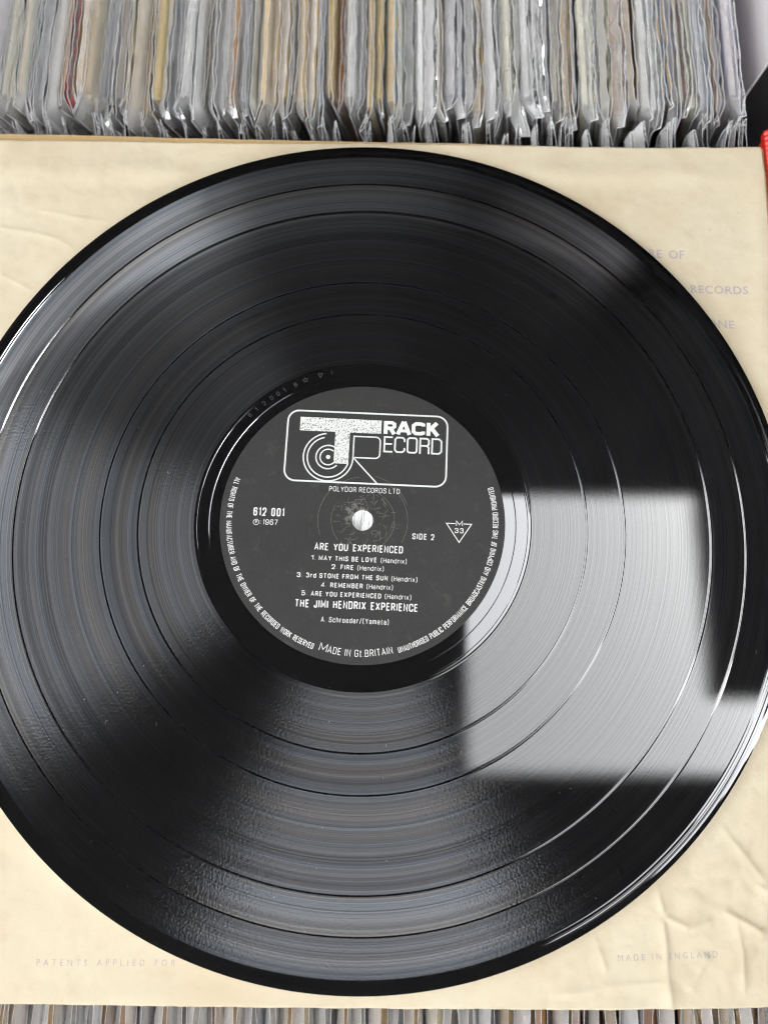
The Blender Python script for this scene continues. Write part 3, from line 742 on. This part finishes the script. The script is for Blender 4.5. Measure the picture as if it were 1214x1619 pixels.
def plastic_mesh(rnd, thick, S_, near, top, seedv, both=False, far=0):
    """clear envelope: left and right sheets joined at the near seam, loose and wavy past the card; returns sheets and seam meshes"""
    if both:
        ys = [-near + near*i/4 for i in range(4)] + [0, 3, 8, 16, 30, 60, 110, 160, 210, 260, 290, S_-12, S_-4, S_] + [S_+far*i/5 for i in (1, 2, 3, 4, 5)]
    else:
        ys = grid_steps(-near, 0, near/4, []) + grid_steps(0, 64, 2.6, [75, 110, 200, S_, S_+4])
    zs = [top, top*.66, top*.33, 0, -1.5, -4, -7, -11, -16, -22, -30, -40, -55, -80, -140, -S_-3]
    bend_t = rnd.uniform(-.4, 2.2); bend_n = rnd.uniform(-2.6, 2.6); b2 = rnd.uniform(-1.4, 1.4); ph = rnd.uniform(0, 50)
    tipd = rnd.uniform(0, 3.5)
    V = {}
    def pt(side, y, z):
        over_n = max(0, -y)/near
        over_f = max(0, y-S_)/far if both else 0
        ot = max(0, z)/top
        w = thick/2+.35
        wave = .55*mnoise.noise((y*.11, z*.09, seedv+side*.7)) + .25*mnoise.noise((y*.35, z*.3, seedv+9+side))
        w2 = (w + .5*mnoise.noise((y*.07, z*.07, seedv+4+side*3))+.25)*(1-max(over_n, over_f)**1.3)
        w2 = max(w2, .06) if max(over_n, over_f) < 1 else .04
        if ot > 0: w2 *= (1-.55*ot)
        x = side*w2 + (1.55*w2*ot**1.4 if side < 0 else 1.1*ot**1.4)
        x += wave*(.4+1.2*max(ot, over_n, over_f))
        x += bend_t*ot*ot*(1+.5*mnoise.noise((y*.05, 0, seedv)))
        x += (bend_n+b2*math.sin(z*.06+ph))*over_n**1.6 + (b2-bend_n*.6*math.sin(z*.07+ph))*over_f**1.6
        zz = z + (.5*mnoise.noise((y*.18, 2, seedv)) if ot > .9 else 0)
        zz += -tipd*over_n*ot + (6.5-tipd)*max(0, (over_f-.55)/.45)**1.3*max(ot, .6)
        yy = y + .5*over_n*mnoise.noise((z*.12, 5, seedv))
        return (x, yy, zz)
    vs, fs = [], []
    for side in (-1, 1):
        n = len(vs)
        for z in zs:
            for y in ys: vs.append(pt(side, y, z))
        ny = len(ys)
        for j in range(len(zs)-1):
            for i in range(ny-1):
                a = n+j*ny+i
                fs.append((a, a+1, a+ny+1, a+ny) if side < 0 else (a, a+ny, a+ny+1, a+1))
    me = mesh('plastic', vs, fs, True)
    # seams: slim strips along the top edges and the near edge
    sv, sf = [], []
    def tube(pts, rad):
        n = len(sv)
        for k, p in enumerate(pts):
            q = Vector(pts[min(k+1, len(pts)-1)])-Vector(pts[max(k-1, 0)])
            q.normalize(); u = q.cross(Vector((1, 0, .3))); u.normalize(); w_ = q.cross(u)
            for a in (0, 2.094, 4.189): sv.append(tuple(Vector(p)+(u*math.cos(a)+w_*math.sin(a))*rad))
        for k in range(len(pts)-1):
            for a in range(3):
                sf.append((n+k*3+a, n+k*3+(a+1) % 3, n+k*3+3+(a+1) % 3, n+k*3+3+a))
    tube([pt(1, y, top) for y in ys if y < (S_+far+1 if both else 120)], .10 if both else .19)
    tube([pt(-1, y, top) for y in ys if y < (S_+far+1 if both else 120)], .09 if both else .17)
    tube([pt(1, -near, z) for z in zs if z > -90], .26)
    if both: tube([pt(1, S_+far, z) for z in zs if z > -90], .24)
    return me, mesh('seam', sv, sf, True)

TAN, CREAM, BROWN, GREY, WHITE = (.66, .48, .26), (.76, .67, .48), (.40, .24, .12), (.32, .32, .32), (.72, .70, .66)
COL = {  # cover artwork colour, edge colour, words
 'plum grey': ((.16, .13, .19), (.30, .25, .28)), 'cream': ((.62, .55, .40), CREAM), 'olive': ((.30, .30, .20), TAN), 'slate blue': ((.16, .19, .26), (.34, .35, .38)),
 'white': ((.66, .65, .63), WHITE), 'scarlet': ((.70, .03, .03), (.62, .05, .05)), 'tan': ((.50, .37, .20), TAN), 'navy': ((.045, .06, .12), (.25, .22, .2)),
 'beige': ((.58, .46, .32), TAN), 'pale grey': ((.50, .51, .52), (.55, .54, .52)), 'brown': ((.25, .15, .08), BROWN), 'charcoal': ((.06, .06, .065), (.22, .20, .18)),
 'gold': ((.56, .40, .12), (.60, .44, .18)), 'rust': ((.42, .14, .05), (.45, .20, .08)), 'bottle green': ((.07, .12, .09), TAN), 'sky blue': ((.25, .42, .66), TAN),
 'lilac grey': ((.42, .40, .46), (.50, .48, .50)), 'rose': ((.62, .36, .38), CREAM), 'bright blue': ((.03, .22, .52), (.50, .36, .2)), 'pink': ((.78, .16, .28), CREAM), 'lavender': ((.40, .38, .52), (.52, .46, .46)),
 'orange': ((.62, .28, .06), (.58, .30, .10)), 'peach': ((.62, .44, .32), (.6, .42, .28))}
FAR = ['plum grey', 'cream', 'cream', 'olive', 'slate blue', 'slate blue', 'white', 'tan', 'scarlet', 'tan', 'beige', 'slate blue', 'pale grey', 'navy', 'beige', 'beige', 'tan', 'gold', 'slate blue', 'slate blue', 'pale grey', 'white', 'beige', 'charcoal', 'pale grey', 'brown', 'slate blue', 'cream', 'tan', 'beige', 'tan', 'charcoal',
 'tan', 'beige', 'slate blue', 'gold', 'rust', 'pale grey', 'lilac grey', 'bottle green', 'gold', 'sky blue', 'cream', 'white', 'white', 'pale grey', 'rose', 'lilac grey', 'slate blue', 'pale grey', 'beige', 'white', 'lilac grey', 'cream', 'white', 'pale grey', 'white', 'lilac grey', 'rose', 'beige', 'slate blue', 'cream',
 'pale grey', 'cream', 'peach', 'lilac grey', 'tan', 'pale grey', 'white', 'bright blue', 'lilac grey', 'pink', 'pink', 'slate blue', 'peach', 'lavender', 'lavender']
NUM = ['', 'first', 'second', 'third', 'fourth', 'fifth', 'sixth', 'seventh', 'eighth', 'ninth', 'tenth', 'eleventh', 'twelfth', 'thirteenth', 'fourteenth', 'fifteenth', 'sixteenth', 'seventeenth']
def where(i, marks):
    """place relative to the nearest cover one can pick out"""
    best = min(marks, key=lambda m: abs(m[0]-i)); d = i-best[0]
    side = 'right' if d > 0 else 'left'
    return NUM[abs(d)]+' to the '+side+' of the '+best[1]

def shelved(name, i, x, y, z, lean, yaw, thick, S_, near, top, cname, milky, both, rnd, label, group, far=0):
    t = empty(name, (x, y, z)); tag(t, label, 'record', group)
    t.rotation_euler = (0, -R(lean), R(yaw))
    a, e = COL[cname]
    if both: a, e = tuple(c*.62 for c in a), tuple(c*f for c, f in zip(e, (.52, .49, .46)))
    me = cover_mesh(thick, S_, rnd)
    link('cover', me, [art(a), edge(e)], t)
    pm, sm = plastic_mesh(rnd, thick, S_, near, top, i*13.7+(500 if both else 0), both, far)
    link('plastic_sleeve', pm, MAT['film' if cname in ('scarlet', 'bright blue', 'pink', 'sky blue', 'navy', 'gold', 'rust', 'bottle green') else 'milky' if milky else 'sleeve'], t)
    link('seam', sm, MAT['seam'], t)
    return t

def lean_at(x):
    if x < -12: return 13+(min(-12, x)+12)/(-138)*15
    return 13-(x+12)/165*6
def far_row():
    rnd = random.Random(21)
    marks = [(8, 'scarlet LP'), (13, 'navy LP'), (25, 'brown LP'), (36, 'rust LP'), (41, 'sky blue LP'), (58, 'right-hand rose LP'), (69, 'bright blue LP')]
    own = {8: 'LP with a scarlet cover in a clear sleeve, left part of the back row', 13: 'navy LP in a clear sleeve, in the left third of the back row',
           25: 'brown LP in a clear sleeve, beside a slate blue one in the back row', 36: 'rust-coloured LP beside the gold one in the back row',
           41: 'sky blue LP with a tan edge in the middle of the back row', 58: 'rose LP in wavy plastic, in the right half of the back row', 69: 'bright blue LP with a thin tan edge, near the right end of the back row',
           71: 'pink LP under crinkled plastic, the left one of the pink pair in the back row', 72: 'pink LP under crinkled plastic, the right one of the pink pair in the back row',
           0: 'plum grey LP at the far left end of the back row', 76: 'lavender LP in a loose plastic sleeve at the right end of the back row'}
    n = len(FAR)
    for i in range(n):
        x = -158 + 307*i/(n-1) + rnd.uniform(-.7, .7)
        cn = FAR[i]
        lab = own.get(i) or f'{cn} LP in the back row, {where(i, marks)}'
        shelved('shelved_record', i, x, 178+rnd.uniform(-4, 6), -9+rnd.uniform(-4, 3), lean_at(x)+rnd.uniform(-1, 1), rnd.uniform(-.5, .5), rnd.choice((2.6, 3.0, 3.5, 4.0)), 314, rnd.uniform(6, 12), rnd.uniform(1.6, 4.6), cn, i % 3 == 0, False, rnd, lab, 'sleeved LPs standing in the back row')
far_row()

FRONT = ['brown', 'tan', 'peach', 'beige', 'peach', 'brown', 'orange', 'lilac grey', 'brown', 'beige', 'peach', 'white', 'tan', 'pale grey', 'lilac grey', 'brown', 'peach', 'lilac grey', 'peach', 'charcoal', 'white', 'brown', 'beige', 'lilac grey', 'white', 'tan', 'cream', 'pale grey', 'beige', 'white',
 'tan', 'lilac grey', 'beige', 'cream', 'charcoal', 'pale grey', 'lilac grey', 'beige', 'brown', 'orange', 'beige', 'peach', 'brown', 'tan', 'lilac grey', 'rust', 'brown', 'beige', 'orange', 'tan', 'peach', 'brown', 'gold', 'lilac grey', 'brown', 'peach']
def front_row():
    rnd = random.Random(5)
    n = len(FRONT)
    marks = [(6, 'leftmost orange LP'), (19, 'left charcoal LP'), (34, 'right charcoal LP'), (45, 'rust LP'), (52, 'gold LP')]
    own = {6: 'orange-edged LP under the paper sleeve, the leftmost orange one of the front row', 19: 'charcoal LP left of the middle in the front row under the paper sleeve',
           34: 'charcoal LP right of the middle in the front row under the paper sleeve', 45: 'rust-coloured LP in the front row, below the right half of the paper sleeve', 52: 'gold-edged LP in the front row, near its right end under the paper sleeve'}
    for i in range(n):
        x = -166 + 318*i/(n-1) + rnd.uniform(-.8, .8)
        lab = own.get(i) or f'{FRONT[i]} LP in the front row, {where(i, marks)}'
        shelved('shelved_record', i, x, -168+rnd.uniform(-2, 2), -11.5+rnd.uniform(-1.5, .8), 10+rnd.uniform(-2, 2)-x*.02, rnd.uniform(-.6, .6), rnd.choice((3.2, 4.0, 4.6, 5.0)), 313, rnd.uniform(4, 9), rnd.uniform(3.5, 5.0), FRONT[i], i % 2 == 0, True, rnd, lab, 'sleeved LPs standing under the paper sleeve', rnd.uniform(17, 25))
front_row()

# ------------------------------------------------------------------ bins and the bits at the right edge
def far_bin():
    t = empty('record_bin', (0, 340, -318)); tag(t, 'dark grey record bin whose end wall shows right of the back row', 'bin')
    for nm, b in (('end_wall', (176, 182, 166, 520, 0, 318)), ('end_wall', (-260, -254, 166, 520, 0, 318)), ('front_wall', (-254, 176, 166, 172, 0, 190)), ('base', (-254, 176, 172, 520, 0, 6))):
        v, f = box(*b); v = [(x, y-340, z) for x, y, z in v]
        link(nm, bevel(mesh(nm, v, f), 1.2), MAT['bin'], t)
far_bin()
def divider():
    v, f = box(-.6, .6, 0, 300, -300, 40)
    o = link('divider_card', bevel(mesh('divider_card', v, f), .3, 1), MAT['divider'])
    o.location = (166*M, 200*M, -12*M); o.rotation_euler = (0, R(4), 0)
    tag(o, 'pale grey divider card standing at the right end of the back row', 'divider card')
divider()
def red_crate():
    t = empty('red_crate', (0, 0, -318)); tag(t, 'bright red plastic crate, its rim poking out right of the paper sleeve', 'crate')
    for nm, b in (('side_wall', (158.5, 164, -165, 161, 0, 314)), ('side_wall', (-190, -184, -172, 163, 0, 280)), ('end_wall', (-184, 158.5, -178, -173.5, 0, 230)), ('base', (-184, 158.5, -172, 163, 0, 5))):
        v, f = box(*b); link(nm, bevel(mesh(nm, v, f), 1.0), MAT['red'], t)
    # ribbed lip along the top of the right wall
    vs, fs = [], []
    y = -165
    prof_ = [(-1.5, 0), (-1.8, 3.2), (-.6, 4.4), (7.5, 4.6), (10, 3.4), (10.4, -6), (8.8, -6.2), (8.2, 0)]
    ys = []
    while y < 161: ys.append(y); y += 1.1
    for k, yy in enumerate(ys):
        rib = .35*(k % 2); 
        for px, pz in prof_: vs.append((158.5+px+(rib if px > 5 else -rib*.6), yy, 314+pz+rib*.5))
    m = len(prof_)
    for k in range(len(ys)-1):
        for a in range(m): fs.append((k*m+a, k*m+(a+1) % m, (k+1)*m+(a+1) % m, (k+1)*m+a))
    fs += [tuple(range(m))[::-1], tuple((len(ys)-1)*m+a for a in range(m))]
    link('rim', mesh('rim', vs, fs), MAT['red'], t)
red_crate()
